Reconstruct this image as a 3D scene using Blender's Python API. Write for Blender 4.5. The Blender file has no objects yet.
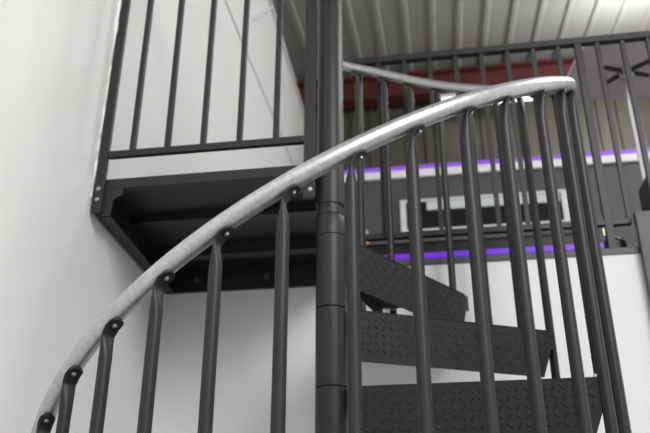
import bpy, bmesh, math, random
from mathutils import Vector, Matrix
random.seed(7)
S = bpy.context.scene
COL = S.collection
R = math.radians
PI = math.pi

# ------------------------------------------------------------------ materials
def new_mat(name):
    m = bpy.data.materials.new(name); m.use_nodes = True
    nt = m.node_tree
    return m, nt, nt.nodes['Principled BSDF']

def noise(nt, scale, detail=4, rough=.6, stretch=None):
    tc = nt.nodes.new('ShaderNodeTexCoord')
    n = nt.nodes.new('ShaderNodeTexNoise')
    n.inputs['Scale'].default_value = scale; n.inputs['Detail'].default_value = detail
    n.inputs['Roughness'].default_value = rough
    if stretch:
        mp = nt.nodes.new('ShaderNodeMapping'); mp.inputs['Scale'].default_value = stretch
        nt.links.new(tc.outputs['Object'], mp.inputs['Vector'])
        nt.links.new(mp.outputs['Vector'], n.inputs['Vector'])
    else:
        nt.links.new(tc.outputs['Object'], n.inputs['Vector'])
    return n

def ramp(nt, fac, stops):
    r = nt.nodes.new('ShaderNodeValToRGB')
    e = r.color_ramp.elements
    while len(e) < len(stops): e.new(.5)
    for el, (p, c) in zip(e, stops):
        el.position = p; el.color = (*c, 1)
    nt.links.new(fac, r.inputs['Fac'])
    return r

def basic(name, col, rough=.5, metal=0., var=.12, scale=12, spec=.5, bump=0., bscale=200, stretch=None):
    m, nt, b = new_mat(name)
    n = noise(nt, scale, stretch=stretch)
    lo = tuple(c*(1-var) for c in col); hi = tuple(min(1, c*(1+var)) for c in col)
    r = ramp(nt, n.outputs['Fac'], [(.3, lo), (.7, hi)])
    nt.links.new(r.outputs['Color'], b.inputs['Base Color'])
    b.inputs['Roughness'].default_value = rough; b.inputs['Metallic'].default_value = metal
    b.inputs['Specular IOR Level'].default_value = spec
    if bump:
        n2 = noise(nt, bscale, 3)
        bp = nt.nodes.new('ShaderNodeBump'); bp.inputs['Strength'].default_value = bump
        bp.inputs['Distance'].default_value = .002
        nt.links.new(n2.outputs['Fac'], bp.inputs['Height'])
        nt.links.new(bp.outputs['Normal'], b.inputs['Normal'])
    return m

def emit(name, col, strength):
    m, nt, b = new_mat(name)
    b.inputs['Base Color'].default_value = (*[c*.25 for c in col], 1)
    b.inputs['Emission Color'].default_value = (*col, 1)
    b.inputs['Emission Strength'].default_value = strength
    b.inputs['Roughness'].default_value = .4
    return m

M = {}
M['steel'] = basic('charcoal_powder_coat', (.018, .018, .019), .42, 0, .10, 30, .38, .12, 700)
M['tread'] = basic('checker_plate_coat', (.018, .018, .0195), .50, 0, .12, 25, .28, .1, 500)
M['bolt'] = basic('zinc_bolt', (.45, .45, .45), .42, 1., .05, 40)
M['white_plastic'] = basic('white_plastic', (.8, .8, .78), .4, 0, .03)
M['wall'] = basic('white_wall_panel', (.80, .80, .79), .45, 0, .02, 2.2, .3, 0, 25)
M['wall_back'] = basic('white_painted_board', (.80, .79, .81), .6, 0, .02, 3, .3, 0, 30)
M['caulk'] = basic('white_sealant', (.85, .84, .80), .6, 0, .06, 60, .3)
M['roof'] = basic('roof_sheet', (.41, .41, .385), .42, .1, .06, 5, .5, 0, 1, (8, .6, 1))
M['cladding'] = basic('dull_cladding', (.085, .077, .058), .5, .1, .15, 5, .5, 0, 1, (8, 1, .6))
M['red'] = basic('red_oxide', (.085, .020, .018), .65, 0, .2, 6, .3)
M['partition'] = basic('dark_grey_board', (.065, .065, .075), .5, 0, .1, 3, .4)
M['black'] = basic('black_plastic', (.008, .008, .009), .4, 0, .2, 10, .3)
M['column'] = basic('dark_grey_paint', (.07, .07, .078), .45, 0, .08, 6, .4)
M['chrome'] = basic('chrome', (.85, .87, .87), .26, 1., .03, 20)
M['mauve'] = basic('table_board', (.60, .54, .60), .6, 0, .05, 8, .3)
M['spider'] = basic('table_bracket_black', (.03, .03, .032), .5, 0, .1)
M['concrete'] = basic('concrete_floor', (.38, .37, .36), .7, 0, .12, 3, .3)
M['deckboard'] = basic('mezzanine_board', (.20, .19, .19), .6, 0, .12, 3, .3)
M['ledge'] = basic('pale_ledge', (.75, .72, .75), .5, 0, .04)
M['frame'] = basic('pale_grey_frame', (.62, .62, .60), .45, 0, .1, 20)
M['glass_black'] = basic('dark_screen', (.006, .006, .008), .12, 0, .2, 5)
M['purple'] = emit('purple_led', (.19, .015, .80), .62)
M['purple_soft'] = emit('purple_led_soft', (.30, .11, .80), .72)
M['header'] = emit('lit_header', (.62, .68, .66), .55)
M['tube'] = emit('fluorescent', (1, 1, .97), 2.5)
M['amber'] = emit('amber_glass', (1., .50, .20), .55)
M['warm'] = emit('warm_bulb', (1., .86, .55), 1.6)
M['pole_gap'] = basic('dark_gap', (.012, .012, .012), .6)

def galv():
    m, nt, b = new_mat('galvanised_tube')
    n = noise(nt, 110, 6, .65)
    r = ramp(nt, n.outputs['Fac'], [(.30, (.46, .46, .465)), (.5, (.56, .56, .565)), (.70, (.66, .66, .66))])
    nt.links.new(r.outputs['Color'], b.inputs['Base Color'])
    b.inputs['Metallic'].default_value = .85
    n2 = noise(nt, 140, 5, .6)
    r2 = ramp(nt, n2.outputs['Fac'], [(.3, (.30,)*3), (.7, (.48,)*3)])
    nt.links.new(r2.outputs['Color'], b.inputs['Roughness'])
    bp = nt.nodes.new('ShaderNodeBump'); bp.inputs['Strength'].default_value = .12; bp.inputs['Distance'].default_value = .001
    nt.links.new(n2.outputs['Fac'], bp.inputs['Height']); nt.links.new(bp.outputs['Normal'], b.inputs['Normal'])
    return m
M['galv'] = galv()

# ------------------------------------------------------------------ helpers
def empty(name, loc, label, cat, group=None):
    o = bpy.data.objects.new(name, None); COL.objects.link(o)
    o.location = loc; o.empty_display_size = .1
    tag(o, label, cat, group)
    return o

def tag(o, label=None, cat=None, group=None, kind=None):
    if label: o['label'] = label
    if cat: o['category'] = cat
    if group: o['group'] = group
    if kind: o['kind'] = kind
    return o

def link(name, bm, mat, parent=None, smooth=False, bevel=0, origin=None):
    """bm is in world coordinates (or in the parent's frame when origin is None and parent given)."""
    me = bpy.data.meshes.new(name)
    bmesh.ops.recalc_face_normals(bm, faces=bm.faces)
    if smooth:
        for f in bm.faces: f.smooth = True
        for e in bm.edges:
            if len(e.link_faces) == 2 and e.calc_face_angle(0) > R(38): e.smooth = False
    bm.to_mesh(me); bm.free()
    me.materials.append(mat)
    o = bpy.data.objects.new(name, me); COL.objects.link(o)
    if parent: o.parent = parent
    if bevel:
        md = o.modifiers.new('bevel', 'BEVEL'); md.width = bevel; md.segments = 2; md.limit_method = 'ANGLE'
    return o

def box(bm, x0, x1, y0, y1, z0, z1, mat=None):
    g = bmesh.ops.create_cube(bm, size=1)
    T = Matrix.Translation(((x0+x1)/2, (y0+y1)/2, (z0+z1)/2)) @ Matrix.Diagonal((x1-x0, y1-y0, z1-z0, 1))
    if mat: T = mat @ T
    bmesh.ops.transform(bm, matrix=T, verts=g['verts'])

def loft(bm, rings, cap=True):
    vs = [[bm.verts.new(p) for p in ring] for ring in rings]
    n = len(vs[0])
    for a, b in zip(vs, vs[1:]):
        for i in range(n):
            bm.faces.new((a[i], a[(i+1) % n], b[(i+1) % n], b[i]))
    if cap:
        bm.faces.new(vs[0]); bm.faces.new(vs[-1])

def tube(bm, pts, rad, n=16, cap=True, up=Vector((0, 0, 1))):
    pts = [Vector(p) for p in pts]; rings = []
    for i, p in enumerate(pts):
        a = pts[max(0, i-1)]; b = pts[min(len(pts)-1, i+1)]
        t = (b-a).normalized()
        u = up if abs(t.dot(up)) < .95 else Vector((1, 0, 0))
        s = t.cross(u).normalized(); w = s.cross(t).normalized()
        r = rad[i] if isinstance(rad, (list, tuple)) else rad
        rings.append([p + s*r*math.cos(2*PI*k/n) + w*r*math.sin(2*PI*k/n) for k in range(n)])
    loft(bm, rings, cap)

def cyl(bm, p, q, r, n=20): tube(bm, [p, q], r, n)

def lathe(bm, prof, c=(0, 0, 0), n=32):
    loft(bm, [[Vector((c[0]+r*math.cos(2*PI*k/n), c[1]+r*math.sin(2*PI*k/n), c[2]+z)) for k in range(n)] for r, z in prof])

def prism(bm, poly, z0, z1, T=None):
    a = [bm.verts.new((x, y, z0)) for x, y in poly]; b = [bm.verts.new((x, y, z1)) for x, y in poly]
    n = len(poly)
    bm.faces.new(a); bm.faces.new(b)
    for i in range(n): bm.faces.new((a[i], a[(i+1) % n], b[(i+1) % n], b[i]))
    if T: bmesh.ops.transform(bm, matrix=T, verts=a+b)

def bolt_head(bm, p, d, r=.006, h=.004):
    d = Vector(d).normalized(); p = Vector(p)
    tube(bm, [p, p+d*h*.3, p+d*h*.35, p+d*h*.8, p+d*h], [r*1.5, r*1.5, r, r*.9, r*.45], 12)

# ------------------------------------------------------------------ numbers
RH = .6543                       # handrail radius
A0 = R(-139.67); SP = R(10.431)  # first bolt angle and spacing
FITTED = {7: -67.1, 8: -57.1, 9: -48.3, 10: -37.3, 11: -27.2, 12: -17.2, 13: -6.5, 14: 9.6, 15: 21.0, 16: 29.5,
          17: 40, 18: 51, 19: 61.8, 20: 71.7, 21: 80.9, 22: 90.2}
def bolt_angle(i): return R(FITTED[i]) if i in FITTED else A0+SP*i+R(.65 if i < 3 else .45 if i == 3 else .15)
PITCH = .2/R(30)
DZ = [(-400, 0), (-100, 0), (-60, -.001), (-45, -.006), (-25, -.014), (-5, -.013), (15, -.002), (35, .012), (50, .016), (66, .019), (79, .018), (86, .009), (92, -.010), (99, -.025), (400, -.025)]
def rail_z(a):
    # the bent tube is not a perfect helix: a few millimetres of sag and rise
    d = math.degrees(a); w = 0; acc = 0
    for q in range(-6, 7):
        x = d+q*2; g = math.exp(-(q/3.)**2)
        for (x0, y0), (x1, y1) in zip(DZ, DZ[1:]):
            if x0 <= x <= x1:
                acc += g*(y0+(y1-y0)*(x-x0)/(x1-x0)); w += g; break
    return 1.4326+.65255+PITCH*(a-R(8.5)+PI/2)+acc/w
DECK = 2.42                      # landing
MEZ = 2.40                       # mezzanine floor
WB = .69                         # face of the back wall
WL = -.680                       # face of the left wall beside the landing's front edge
def wl(y): return WL-.07*(y+.03)  # the left wall runs slightly askew

# ------------------------------------------------------------------ the spiral staircase
stair = empty('spiral_staircase', (0, 0, 0), 'charcoal steel spiral staircase with galvanised curved handrail rising around a round pole', 'staircase')

bm = bmesh.new()
lathe(bm, [(.0345, .0), (.0345, 2.30), (.0372, 2.30), (.0378, 2.3005), (.0378, 4.2), (.03, 4.21)], n=40)
link('centre_pole', bm, M['steel'], stair, True)
bm = bmesh.new(); lathe(bm, [(.0384, 2.2096), (.0390, 2.2102), (.0390, 2.266), (.0384, 2.2672)], n=40)
lathe(bm, [(.0384, 2.2690), (.0388, 2.2695), (.0388, 2.277), (.0380, 2.2776)], n=40)
col_ = link('pole_collar', bm, M['steel'], stair, True)
for z in (2.236, 2.293):
    bm = bmesh.new(); a = R(-92)
    p = Vector((math.cos(a)*.0385, math.sin(a)*.0385, z)); bolt_head(bm, p, (math.cos(a), math.sin(a), 0), .0022, .0014)
    link('set_screw', bm, M['black'], col_, True)
for j in range(0, 11):
    z1 = 2.2096-.2*j-.0012; z0 = 2.2096-.2*(j+1)+.0012
    bm = bmesh.new(); lathe(bm, [(.0384, z0), (.0394, z0+.001), (.0394, z1-.001), (.0384, z1)], n=40)
    link('pole_sleeve', bm, M['steel'], stair, True)
bm = bmesh.new(); lathe(bm, [(.11, 0), (.11, .008), (.045, .010), (.045, .0108)], n=40); link('base_plate', bm, M['steel'], stair, True)

# handrail: one galvanised helix
bm = bmesh.new()
a_start, a_end = R(-205), R(98)
N = 170
pts = []
for i in range(N+1):
    a = a_start+(a_end-a_start)*i/N
    pts.append((RH*math.cos(a), RH*math.sin(a), rail_z(a)))
tube(bm, pts, .0182, 24)
rail = link('handrail', bm, M['galv'], stair, True)
rail['label'] = 'curved galvanised tube handrail'
bm = bmesh.new()
a = a_end; t = Vector((-math.sin(a)*RH, math.cos(a)*RH, PITCH)).normalized(); p = Vector(pts[-1])
tube(bm, [p-t*.001, p+t*.004, p+t*.007], [.0186, .0186, .011], 24)
link('rail_end_cap', bm, M['black'], rail, True)

# balusters: local frame at angle 0 -> +X radial, +Y uphill tangent
SHIFT = .0156                      # shaft sits downhill of its bolt
def baluster_mesh(length):
    """local z=0 at the handrail centre above the bolt"""
    bm = bmesh.new(); n = 20
    slope = PITCH/RH
    tv = Vector((0, 1, slope)).normalized()          # along the rail
    nv = Vector((0, -slope, 1)).normalized()         # across the rail, upwards
    be = R(6)                                        # the paddle hugs the rail's outer underside
    X = Vector((1, 0, 0))
    nv, XP = nv*math.cos(be)-X*math.sin(be), X*math.cos(be)+nv*math.sin(be)
    zr = -.0182-.0026                                 # paddle centre line under the rail
    bolt_p = nv*zr; bolt_p = bolt_p-tv*(bolt_p.y/tv.y)
    path = []
    def ring(c, wdir, tdir, hw, ht, pw):
        out = []
        for k in range(n):
            th = 2*PI*k/n
            cx, sx = math.cos(th), math.sin(th)
            e = pw
            cx = math.copysign(abs(cx)**e, cx); sx = math.copysign(abs(sx)**e, sx)
            out.append(Vector(c)+Vector(wdir)*hw*cx+Vector(tdir)*ht*sx)
        return out
    rings = []
    r = .0118
    base = Vector((bolt_p.x, -SHIFT, 0))
    ztop = bolt_p.z-SHIFT*slope                       # where the shaft axis meets the paddle line
    Y = Vector((0, 1, 0))
    rings.append(ring(base+Vector((0, 0, -length)), X, Y, r*.85, r*.85, 1))
    rings.append(ring(base+Vector((0, 0, -length+.002)), X, Y, r, r, 1))
    rings.append(ring(base+Vector((0, 0, ztop-.070)), X, Y, r, r, 1))
    for d, hw, ht in ((.052, .0120, .0112), (.036, .0126, .0090), (.022, .0132, .0058), (.013, .0134, .0040)):
        f = max(0, 1-d/.055)*.6; rings.append(ring(base+Vector((0, 0, ztop-d)), (X*(1-f)+XP*f).normalized(), Vector((0, 1, 0)), hw, ht, .9))
    # bend from vertical to the rail direction
    for s in (.25, .5, .75, 1.):
        ang = s*(PI/2-math.atan(slope))
        d = Vector((0, math.sin(ang), math.cos(ang)))
        q = base+Vector((0, .006*s*s+.001*s, ztop-.010+.008*s+.004*s*s))
        nn = Vector((0, math.cos(ang), -math.sin(ang)))
        w_ = (X*(.4-.4*s)+XP*(.6+.4*s)).normalized()
        rings.append(ring(q, w_, (nn*(1-s)-nv*s).normalized(), .0134+.0016*s, .0030, .7))
    nn = -nv
    for s, hw in ((-.008, .0150), (.0, .0152), (.007, .0145), (.012, .0112), (.0148, .0055)):
        rings.append(ring(bolt_p+tv*s, XP, nn, hw, .0026, .7))
    loft(bm, rings)
    return bm, bolt_p-nv*.0026, -nv

def make_baluster(length):
    bm, bp, bd = baluster_mesh(length)
    o = link('baluster', bm, M['steel'], stair, True)
    b2 = bmesh.new(); bolt_head(b2, bp+Vector((0.001, .001, 0)), bd, .0036, .0042)
    link('bolt', b2, M['bolt'], o, True)
    return o

def copy_part(src, parent):
    c = src.copy(); COL.objects.link(c); c.parent = parent
    for ch in src.children:
        d = ch.copy(); COL.objects.link(d); d.parent = c
    return c

TR0 = R(8.84)
def tread_info(i):
    """length of the baluster whose bolt is number i"""
    a = bolt_angle(i); kind = i % 3
    if kind == 1:                                     # bolted to the tab on the front corner
        k = round((math.degrees(a)+13.7-8.84)/30); zb = 1.8+.2*k-(.16 if i == 19 else .25)
    else:
        k = round((math.degrees(a-SHIFT/RH)-8.84-(0 if kind == 2 else 9))/30); zb = 1.8+.2*k+.001
    return rail_z(a)-zb
protos = {}
for i in range(-3, 23):
    if i >= 21: L_ = rail_z(bolt_angle(i))-(2.2-.10)
    else: L_ = tread_info(i)
    key = i % 3 if i < 21 else 10+i
    a = bolt_angle(i)
    L_ = round(L_, 2)
    key = L_
    if key not in protos:
        o = protos[key] = make_baluster(L_)
    else:
        o = copy_part(protos[key], stair)
    o.location = (RH*math.cos(a), RH*math.sin(a), rail_z(a)); o.rotation_euler = (0, 0, a)
    if i == 14:
        bm = bmesh.new()
        lathe(bm, [(.0120, -L_), (.0142, -L_+.002), (.0142, -L_+.042), (.0121, -L_+.045)], (.0022, -SHIFT, 0), 20)
        c = link('foot_collar', bm, M['white_plastic'], o, True); c['label'] = 'white plastic collar'

# treads: checker plate, folded down at the front and the back
FL = .132
def lozenge(bm, o, e1, e2, n, L=.0185, W=.0064, H=.0017):
    b = [o+e1*(-L/2), o+e1*(-L/4)+e2*(-W/2), o+e1*(L/4)+e2*(-W/2), o+e1*(L/2), o+e1*(L/4)+e2*(W/2), o+e1*(-L/4)+e2*(W/2)]
    t = [o+e1*(-L*.28)+n*H, o+e1*(L*.28)+n*H]
    v = [bm.verts.new(p) for p in b+t]
    for f in ((0, 1, 6), (1, 2, 7, 6), (2, 3, 7), (3, 4, 7), (4, 5, 6, 7), (5, 0, 6)):
        bm.faces.new([v[q] for q in f])
def checker(bm, inside, o, u, w, n, lu, lw):
    pit = .0205
    for a in range(-1, int(lu/pit)+2):
        for b in range(-1, int(lw/pit)+2):
            px, pw = a*pit, b*pit
            if not inside(px, pw): continue
            s = 1 if (a+b) % 2 else -1
            e1 = (u*.80+w*.60*s).normalized() if s > 0 else (u*.55-w*.84).normalized()
            e2 = n.cross(e1)
            lozenge(bm, o+u*px+w*pw, e1, e2, n)

def tread_meshes():
    P0 = Vector((.040, -.0443, 0)); P1 = Vector((.609, -.1485, 0))       # front top edge
    Q0 = Vector((.040, .0443, 0)); Q1 = Vector((.609, .1485, 0))
    th = .004
    plate = bmesh.new()
    prism(plate, [(P0.x, P0.y), (P1.x, P1.y), (.630, -.10), (.630, .10), (Q1.x, Q1.y), (Q0.x, Q0.y)], -th, 0)
    # top lozenges
    def ins(x, y):
        if x < .055 or x > .61: return False
        hw = .048+(x-.06)*.183-.014
        return abs(y-.16) < hw
    checker(plate, ins, Vector((0, -.16, 0)), Vector((1, 0, 0)), Vector((0, 1, 0)), Vector((0, 0, 1)), .66, .33)
    u = (P1-P0).normalized(); n = Vector((u.y, -u.x, 0)); L = (P1-P0).length
    riser = bmesh.new()
    Z = Vector((0, 0, 1))
    # front riser with its lower outer corner cut away
    out = [(0, 0), (L, 0), (L, -.060), (L-.030, -FL), (0, -FL)]
    inn = []
    T = Matrix.Translation(P0) @ Matrix((( u.x, 0, n.x, 0), (u.y, 0, n.y, 0), (0, 1, 0, 0), (0, 0, 0, 1)))
    prism(riser, out, -th, 0, T)
    def ins2(x, y):
        if x < .012 or x > L-.012 or y > FL-.010 or y < .010: return False
        return not (y > .055 and x > L-.016-(y-.055)*.42)
    checker(riser, ins2, P0, u, -Z, n, L, FL)
    back = bmesh.new()
    u2 = (Q1-Q0).normalized(); n2 = Vector((-u2.y, u2.x, 0))
    T2 = Matrix.Translation(Q0) @ Matrix(((u2.x, 0, n2.x, 0), (u2.y, 0, n2.y, 0), (0, 1, 0, 0), (0, 0, 0, 1)))
    prism(back, [(0, 0), (L, 0), (L, -.045), (0, -.045)], -th, 0, T2)
    tab = bmesh.new()
    T3 = Matrix.Translation(P0+u*(L-.002)) @ Matrix(((u.x, 0, n.x, 0), (u.y, 0, n.y, 0), (0, 1, 0, 0), (0, 0, 0, 1)))
    prism(tab, [(-.03, -.004), (.022, -.004), (.022, -.052), (-.03, -.052)], -.006, -.0005, T3)
    holes = bmesh.new()
    for zz in (-.018, -.038):
        bolt_head(holes, P0+u*(L+.006)+Z*zz+n*(-.0008), n, .0028, .0016)
    return plate, riser, back, tab, holes
pl, ri, ba, ta, ho = tread_meshes()
t0 = link('tread', pl, M['tread'], stair)
link('riser', ri, M['tread'], t0); link('back_flange', ba, M['tread'], t0)
link('bracket_tab', ta, M['steel'], t0); link('bolt', ho, M['black'], t0, True)
for n_, k in enumerate(range(2, -9, -1)):
    t = t0 if n_ == 0 else copy_part(t0, stair)
    t.location = (0, 0, 1.8055+.2*k); t.rotation_euler = (0, 0, TR0+R(30)*k)

# ------------------------------------------------------------------ landing platform
FY = -.032                     # its front edge
XL, XR = -.668, -.046
XLB = XL-.07*(WB-FY)
land = empty('landing_platform', (-.35, .33, 2.31), 'dark steel landing platform with barred guard rail, left of the pole', 'platform')
land_inv = Vector((-.35, .33, 2.31))
def lk(name, bm, mat, parent=None, smooth=False, bevel=0, root=land, off=land_inv):
    bmesh.ops.translate(bm, verts=bm.verts, vec=-off)
    return link(name, bm, mat, parent or root, smooth, bevel)
bm = bmesh.new(); prism(bm, [(XL, FY+.005), (XR, FY+.005), (XR, WB-.002), (XLB, WB-.002)], DECK-.007, DECK); lk('deck_plate', bm, M['steel'])
bm = bmesh.new(); box(bm, XL, XR, FY, FY+.005, DECK-.030, DECK+.001); box(bm, XL, XR, FY+.005, FY+.03, DECK-.030, DECK-.026)
lk('front_edge', bm, M['steel'], None, False, .001)
bm = bmesh.new(); prism(bm, [(XL-.004, FY), (XL+.002, FY), (XLB+.003, WB-.017), (XLB-.003, WB-.017)], 2.316, DECK)
prism(bm, [(XL+.002, FY+.03), (XL+.035, FY+.03), (XLB+.037, WB-.03), (XLB+.004, WB-.03)], 2.316, 2.320)
lk('side_beam', bm, M['steel'], None, False, .001)
bm = bmesh.new(); box(bm, XR-.006, XR, .045, WB-.002, 2.335, DECK-.008); lk('side_beam', bm, M['steel'], None, False, .001)
bm = bmesh.new(); box(bm, XLB+.003, XR-.006, WB-.016, WB-.002, 2.318, DECK-.008); bb = lk('back_beam', bm, M['steel'], None, False, .001)
for x in (-.60, -.335, -.14):
    b2 = bmesh.new(); bolt_head(b2, (x, WB-.016, 2.362), (0, -1, 0), .007, .006)
    lk('bolt', b2, M['column'], bb, True)
for y, zz in ((.20, 2.388), (.46, 2.374)):
    bm = bmesh.new(); box(bm, XL+.003, XR-.007, y, y+.05, zz, zz+.004); box(bm, XL+.003, XR-.007, y, y+.004, zz, DECK-.008)
    lk('cross_rib', bm, M['steel'], None, False, .001)
# corner gussets: L shaped plates behind the front corners
for sx, x in ((1, XL+.006), (-1, XR)):
    bm = bmesh.new()
    poly = [(0, .082), (.070, .082), (.070, .060), (.052, .056), (.044, .046), (.042, 0), (0, 0)]
    if sx < 0: poly = [(0, .082), (.05, .082), (.05, .035), (.042, .028), (.0, .028)]
    T = Matrix.Translation((x, FY-.0005, 2.307)) @ Matrix(((sx, 0, 0, 0), (0, 0, 1, 0), (0, 1, 0, 0), (0, 0, 0, 1)))
    prism(bm, poly, 0, .006, T); lk('gusset', bm, M['steel'], None, False, .0008)
ZT = 3.34
posts = []
for x, zb in ((-.669, 2.312), (-.052, 2.312)):
    bm = bmesh.new(); box(bm, x-.004 if x < -.5 else x-.016, x+.024 if x < -.5 else x+.016, FY-.014, FY-.0005, zb, ZT)
    po = lk('guard_post', bm, M['steel'], None, False, .0012)
    for zz in ((2.352, 2.385) if x < -.5 else (2.336,)):
        b2 = bmesh.new(); bolt_head(b2, (x+.010 if x < -.5 else x+.003, FY-.014, zz), (0, -1, 0), .0042, .004); lk('bolt', b2, M['bolt'], po, True)
bm = bmesh.new(); box(bm, -.644, -.068, FY-.013, FY+.003, 2.486, 2.507); lk('bottom_rail', bm, M['steel'], None, False, .001)
bm = bmesh.new(); box(bm, -.672, -.036, FY-.02, FY+.01, ZT, ZT+.03); lk('top_rail', bm, M['steel'], None, False, .001)
first = None
for x in (-.575, -.470, -.363, -.256, -.150):
    if first is None:
        bm = bmesh.new(); box(bm, -.0078, .0078, FY-.012, FY+.0035, 2.503, ZT)
        bmesh.ops.translate(bm, verts=bm.verts, vec=(-land_inv.x*0, 0, 0))
        first = lk('guard_bar', bm, M['steel'], None, False, .001); first.location.x = x
        c = first
    else:
        c = first.copy(); COL.objects.link(c); c.parent = land
    c.location = (x, 0, 0)
# ------------------------------------------------------------------ the room
def struct(name, bm, mat, smooth=False, bevel=0):
    return tag(link(name, bm, mat, None, smooth, bevel), kind='structure')
bm = bmesh.new(); box(bm, -3.5, 6.5, -6, WB, -.1, 0); struct('floor', bm, M['concrete'])
def along(d0, d1, ya, yb, z0, z1):
    bm = bmesh.new()
    prism(bm, [(wl(ya)+d0, ya), (wl(ya)+d1, ya), (wl(yb)+d1, yb), (wl(yb)+d0, yb)], z0, z1)
    for v in bm.verts:                       # the panels' top edges climb with the roof
        if v.co.z > .01: v.co.z += .19*(v.co.y-2.557)
    return bm
struct('wall_left', along(-.08, 0, -4.0, 5.2, 0, 5.30), M['wall'])
struct('trim_1', along(.0005, .008, .80, 5.0, 4.440, 4.455), M['ledge'])
struct('trim_2', along(-.10, .02, -4.0, 5.2, 5.30, 5.345), M['ledge'])
bm = bmesh.new(); box(bm, -.80, 6.0, WB, WB+.12, 0, MEZ-.022); struct('wall_back', bm, M['wall_back'])
bm = bmesh.new(); box(bm, XR+.001, 6.0, WB-.006, WB+.12, MEZ-.022, MEZ); struct('trim_3', bm, M['column'])
bm = bmesh.new(); box(bm, -1.02, 6.0, WB+.12, 5.2, MEZ-.12, MEZ); struct('floor_mezzanine', bm, M['deckboard'])

def ribbed(x0, x1, pitch, fn, depth):
    """trapezoidal profile; fn(x, d, s) -> point for s = 0, 1"""
    bm = bmesh.new(); prev = None; x = x0
    prof = [(0, 0), (.74, 0), (.80, 1), (.94, 1)]
    while x < x1:
        for f, d in prof:
            v = [bm.verts.new(fn(x+f*pitch, dd, e)) for dd, e in ((d*depth, 0), (d*depth, 1), (-.02, 1), (-.02, 0))]
            if prev:
                for i in range(4): bm.faces.new((prev[i], v[i], v[(i+1) % 4], prev[(i+1) % 4]))
            else: bm.faces.new(v)
            prev = v
        x += pitch
    bm.faces.new(prev)
    return bm
SL = math.tan(R(8))
bm = ribbed(-3.5, 6.5, .262, lambda x, d, s: (x, (-3.0, 5.3)[s], 6.36+(((-3.0, 5.3)[s])-5.0)*SL-d), .022)
struct('ceiling', bm, M['roof'])
bm = ribbed(-3.5, 6.5, .20, lambda x, d, s: (x, 5.25-d, (2.3, 6.45)[s]), .03)
struct('wall_far', bm, M['cladding'])
# red oxide steel beam: an I section
bm = bmesh.new()
box(bm, -3.4, 6.4, 5.02, 5.04, 5.96, 6.20); box(bm, -3.4, 6.4, 4.94, 5.12, 6.20, 6.225); box(bm, -3.4, 6.4, 4.94, 5.12, 5.935, 5.96)
struct('trim_4', bm, M['red'], False, .003)
# dark partition with a pale ledge
bm = bmesh.new(); box(bm, wl(3.5)+.001, 5.0, 3.50, 3.60, MEZ, 4.18); struct('wall_partition', bm, M['partition'])
bm = bmesh.new(); box(bm, wl(3.5)+.004, 5.0, 3.47, 3.62, 4.18, 4.245); struct('trim_5', bm, M['ledge'], False, .003)
# steel column at the right end of the back wall
bm = bmesh.new()
box(bm, .962, 1.125, .655, .671, 0, 2.52); box(bm, .962, 1.125, .671, .684, 2.45, 2.52); box(bm, .962, .972, .671, .6835, 0, 2.52)
struct('trim_6', bm, M['column'], False, .002)

# sealant squeezed out beside the landing post
bm = bmesh.new()
pts = []; rad = []
zz = 2.36
while zz < 3.25:
    pts.append((WL+.001+random.uniform(-.001, .002), FY-.012+random.uniform(-.004, .004), zz)); rad.append(random.uniform(.0015, .0045)); zz += .018
for j, p in enumerate(pts):
    if 2.93 < p[2] < 2.98: rad[j] = .0095
    if 2.98 < p[2] < 3.12: rad[j] = .0075
tube(bm, pts, rad, 8)
struct('trim_7', bm, M['caulk'], True)

# ------------------------------------------------------------------ mezzanine railing, two lengths bolted together
def mez_rail(label, posts, bars, x0, x1):
    root = empty('mezzanine_railing', ((x0+x1)/2, WB+.02, MEZ), label, 'railing')
    off = Vector(((x0+x1)/2, WB+.02, MEZ))
    def k(name, bm, bev=.0012): return lk(name, bm, M['steel'], None, False, bev, root, off)
    y0 = WB+.006
    bm = bmesh.new(); box(bm, x0, x1, y0-.002, y0+.028, 3.274, 3.302); k('top_rail', bm)
    bm = bmesh.new(); box(bm, x0, min(x1, .958), y0, y0+.024, 2.493, 2.515); k('bottom_rail', bm)
    for x in posts:
        bm = bmesh.new(); box(bm, x-.013, x+.013, y0-.001, y0+.026, MEZ, 3.274); k('post', bm)
    f = None
    for x in bars:
        if f is None:
            bm = bmesh.new(); box(bm, off.x-.0085, off.x+.0085, y0+.003, y0+.020, 2.515, 3.274); f = k('bar', bm); c = f
        else:
            c = f.copy(); COL.objects.link(c); c.parent = root
        c.location = (x-off.x, 0, 0)
    return root
mez_rail('dark barred guard railing along the mezzanine edge, behind the curved handrail', (.012, .881), (.095, .199, .302, .405, .508, .609, .709, .805, .955, 1.049, 1.145, 1.24, 1.335, 1.43), .000, 1.9)

def tube_light(name, label, cat, x0, x1, y0, y1, z0, z1, em, body=M['black']):
    root = empty(name, ((x0+x1)/2, (y0+y1)/2, z0), label, cat); off = root.location.copy()
    bm = bmesh.new(); box(bm, x0, x1, y0+.006, y1, z0-.002, z1+.002); lk('channel', bm, body, None, False, 0, root, off)
    bm = bmesh.new(); box(bm, x0+.002, x1-.002, y0, y0+.006, z0, z1); lk('light_strip', bm, em, None, False, .001, root, off)
    return root
tube_light('led_strip', 'purple glowing LED strip along the mezzanine floor edge', 'light', .03, .852, WB-.005, WB+.004, MEZ+.002, MEZ+.024, M['purple'])
tube_light('led_strip', 'purple glowing LED strip on top of the dark partition', 'light', wl(3.5)+.02, 4.9, 3.475, 3.50, 4.2475, 4.285, M['purple_soft'])
# upright black strip filling the gap between floor strip and railing
bm = bmesh.new(); box(bm, .03, .852, WB+.04, WB+.052, MEZ, MEZ+.085)
kb = link('black_strip', bm, M['black'], None, False, .001); tag(kb, 'upright black strip standing behind the purple floor strip', 'board')

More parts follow.
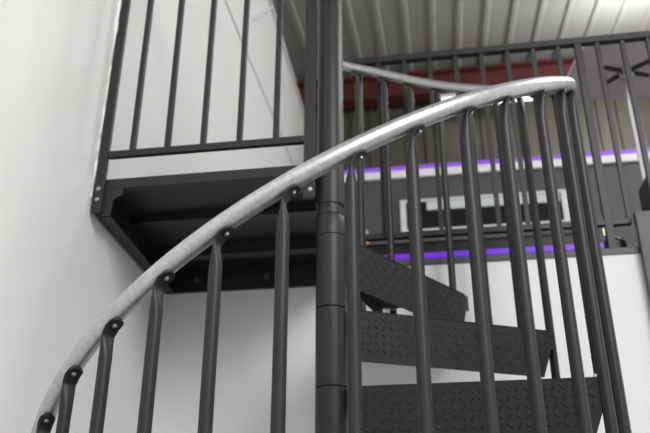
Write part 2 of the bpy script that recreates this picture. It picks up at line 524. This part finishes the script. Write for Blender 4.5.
# ------------------------------------------------------------------ serving hatch on the partition
hx0, hx1, hz0, hz1 = .030, 1.30, 3.70, 3.975
root = empty('serving_hatch', ((hx0+hx1)/2, 3.5, hz0), 'wide black serving hatch with pale frame and lit header on dark partition', 'hatch'); off = root.location.copy()
bm = bmesh.new()
box(bm, hx0, hx0+.045, 3.462, 3.499, hz0, hz1); box(bm, hx1-.055, hx1, 3.462, 3.499, hz0, hz1)
box(bm, hx0+.045, hx1-.055, 3.462, 3.499, hz1-.02, hz1); box(bm, hx0+.045, hx1-.055, 3.462, 3.499, hz0, hz0+.022)
lk('frame', bm, M['frame'], None, False, .002, root, off)
bm = bmesh.new(); box(bm, hx0+.045, hx1-.055, 3.485, 3.499, hz0+.022, hz1-.02); lk('dark_opening', bm, M['glass_black'], None, False, 0, root, off)
for x0, x1 in ((.235, .40), (.41, .62), (.63, .83), (.84, 1.04), (1.05, 1.235)):
    bm = bmesh.new(); box(bm, x0, x1, 3.470, 3.485, hz1-.09, hz1-.022); lk('header_panel', bm, M['header'], None, False, .002, root, off)

# ------------------------------------------------------------------ small glowing lights
root = empty('wall_lamp', (-.244, 3.499, 3.62), 'small amber wall lamp on the dark partition, close beside the pole', 'lamp'); off = root.location.copy()
bm = bmesh.new(); box(bm, -.275, -.215, 3.475, 3.499, 3.60, 3.625); lk('bracket', bm, M['black'], None, False, .003, root, off)
bm = bmesh.new(); lathe(bm, [(.012, 3.625), (.026, 3.64), (.028, 3.69), (.016, 3.735), (.006, 3.745)], (-.245, 3.462, 0), 20); lk('shade', bm, M['amber'], None, True, 0, root, off)

lx, ly = .935, .90
root = empty('lantern', (lx, ly, MEZ), 'small lantern with warm bulb and amber candle on mezzanine floor', 'lamp'); off = root.location.copy()
bm = bmesh.new(); lathe(bm, [(.045, MEZ), (.045, MEZ+.10), (.03, MEZ+.118), (.012, MEZ+.13)], (lx, ly, 0), 24); lk('base', bm, M['black'], None, True, 0, root, off)
bm = bmesh.new(); lathe(bm, [(.008, MEZ+.13), (.017, MEZ+.142), (.017, MEZ+.165), (.006, MEZ+.182)], (lx-.012, ly, 0), 20); lk('bulb', bm, M['warm'], None, True, 0, root, off)
bm = bmesh.new(); lathe(bm, [(.008, MEZ+.182), (.014, MEZ+.20), (.012, MEZ+.25), (.004, MEZ+.275)], (lx-.012, ly, 0), 16); lk('candle', bm, M['amber'], None, True, 0, root, off)

# fluorescent batten under the red beam
root = empty('strip_light', (.96, 4.85, 5.66), 'bright white fluorescent strip light hung under the red beam', 'lamp'); off = root.location.copy()
bm = bmesh.new(); box(bm, .43, 1.42, 4.80, 4.92, 5.77, 5.81); lk('housing', bm, M['frame'], None, False, .004, root, off)
bm = bmesh.new(); box(bm, .44, 1.41, 4.805, 4.915, 5.705, 5.77); lk('diffuser', bm, M['tube'], None, False, .02, root, off)
for x in (.55, 1.30):
    bm = bmesh.new(); box(bm, x-.015, x+.015, 4.90, 4.98, 5.808, 5.816); box(bm, x-.006, x+.006, 4.965, 4.977, 5.814, 5.938)
    lk('hanger', bm, M['frame'], None, False, 0, root, off)

# ------------------------------------------------------------------ round table on a chrome column
tx, ty, tz = 1.185, 1.172, 3.447
root = empty('pedestal_table', (tx, ty, MEZ), 'grey pedestal table with rounded top on chrome column, seen from below behind the railing', 'table'); off = root.location.copy()
bm = bmesh.new()
def rsq(h, r, z):
    out = []
    for cx, cy, a0 in ((1, 1, 0), (-1, 1, 90), (-1, -1, 180), (1, -1, 270)):
        for q in range(9):
            t_ = R(a0+90*q/8); p_ = Vector((cx*(h-r)+r*math.cos(t_), cy*(h-r)+r*math.sin(t_), 0))
            p_.rotate(Matrix.Rotation(R(7), 3, 'Z')); out.append(Vector((tx+p_.x, ty+p_.y, z)))
    return out
loft(bm, [rsq(.236, .12, tz), rsq(.246, .125, tz+.003), rsq(.249, .127, tz+.008), rsq(.249, .127, tz+.016), rsq(.244, .124, tz+.020)])
lk('table_top', bm, M['mauve'], None, True, 0, root, off)
sp = None
for q in range(4):
    a = [R(-37), R(24), R(133), R(205)][q]
    bm = bmesh.new(); T = Matrix.Translation((tx, ty, tz-.009)) @ Matrix.Rotation(a, 4, 'Z')
    prism(bm, [(.015, -.013), (.118, -.010), (.125, 0), (.118, .010), (.015, .013)], 0, .009, T); lk('bracket_arm', bm, M['spider'], None, False, .001, root, off)
bm = bmesh.new(); lathe(bm, [(.022, MEZ+.02), (.022, tz-.04), (.033, tz-.033), (.033, tz-.002)], (tx, ty, 0), 28); lk('column', bm, M['chrome'], None, True, 0, root, off)
bm = bmesh.new(); lathe(bm, [(.20, MEZ), (.20, MEZ+.008), (.06, MEZ+.022), (.026, MEZ+.04)], (tx, ty, 0), 40); lk('foot', bm, M['chrome'], None, True, 0, root, off)

# ------------------------------------------------------------------ black box in front of the table column
bx0, bx1, by0, by1 = 1.064, 1.36, .80, .94
root = empty('equipment_box', ((bx0+bx1)/2, .87, MEZ), 'black upright box with rounded corners beside the railing at right edge', 'box'); off = root.location.copy()
bm = bmesh.new(); box(bm, bx0, bx1, by0, by1, MEZ, 2.735); lk('body', bm, M['black'], None, False, .018, root, off)
bm = bmesh.new(); box(bm, bx0+.02, bx1-.02, by0-.004, by0, MEZ+.03, 2.71); lk('front_panel', bm, M['glass_black'], None, False, .001, root, off)

# short slanting white conduit on the left wall
bm = bmesh.new(); cyl(bm, (wl(2.0)+.013, 2.0, 4.67), (wl(2.62)+.013, 2.62, 5.29), .013)
struct('trim_8', bm, M['ledge'], True)

# ------------------------------------------------------------------ light
def area(name, loc, rot, size, power, col=(1, 1, 1), sy=None):
    l = bpy.data.lights.new(name, 'AREA'); l.energy = power; l.color = col; l.size = size
    if sy: l.shape = 'RECTANGLE'; l.size_y = sy
    o = bpy.data.objects.new(name, l); COL.objects.link(o); o.location = loc; o.rotation_euler = rot
    return o
area('added_area_light', (2.6, -3.6, 4.6), (R(48), 0, R(30)), 2.2, 205, (1, .99, .97))  # added light with no fixture, set low and frontal to even out the walls
area('added_area_light', (3.0, 1.4, 5.6), (0, R(48), 0), 1.2, 95, (1, .99, .97))  # added fill, tilted left to brighten the wall behind the landing guard
p = bpy.data.lights.new('roof_lamp', 'POINT'); p.energy = 85; p.shadow_soft_size = .25
o = bpy.data.objects.new('roof_lamp', p); COL.objects.link(o); o.location = (2.3, 3.9, 5.6)

W = bpy.data.worlds.new('World'); S.world = W; W.use_nodes = True
nt = W.node_tree; bg = nt.nodes['Background']; bg.inputs['Strength'].default_value = 1.42
tc = nt.nodes.new('ShaderNodeTexCoord'); sx = nt.nodes.new('ShaderNodeSeparateXYZ')
nt.links.new(tc.outputs['Generated'], sx.inputs['Vector'])
mr = nt.nodes.new('ShaderNodeMapRange'); mr.inputs['From Min'].default_value = -1; mr.inputs['From Max'].default_value = 1
nt.links.new(sx.outputs['Z'], mr.inputs['Value'])
rp = ramp(nt, mr.outputs['Result'], [(.0, (.24, .24, .24)), (.44, (.38, .38, .39)), (.56, (.72, .72, .74)), (.85, (.9, .9, .9))])
nt.links.new(rp.outputs['Color'], bg.inputs['Color'])

# ------------------------------------------------------------------ camera
cam = bpy.data.cameras.new('camera'); cam.sensor_width = 36; cam.lens = 745.217/650*36
co = bpy.data.objects.new('camera', cam); COL.objects.link(co)
co.location = (.2709, -1.8127, 1.4326)
co.rotation_euler = (PI/2+.429673, 0, R(8.977))
cam.clip_start = .02
cam.dof.use_dof = True; cam.dof.focus_distance = 1.42; cam.dof.aperture_fstop = 5
S.camera = co
S.view_settings.view_transform = 'Standard'; S.view_settings.look = 'None'
S.view_settings.exposure = -.15; S.view_settings.gamma = 1
S.view_settings.use_curve_mapping = False
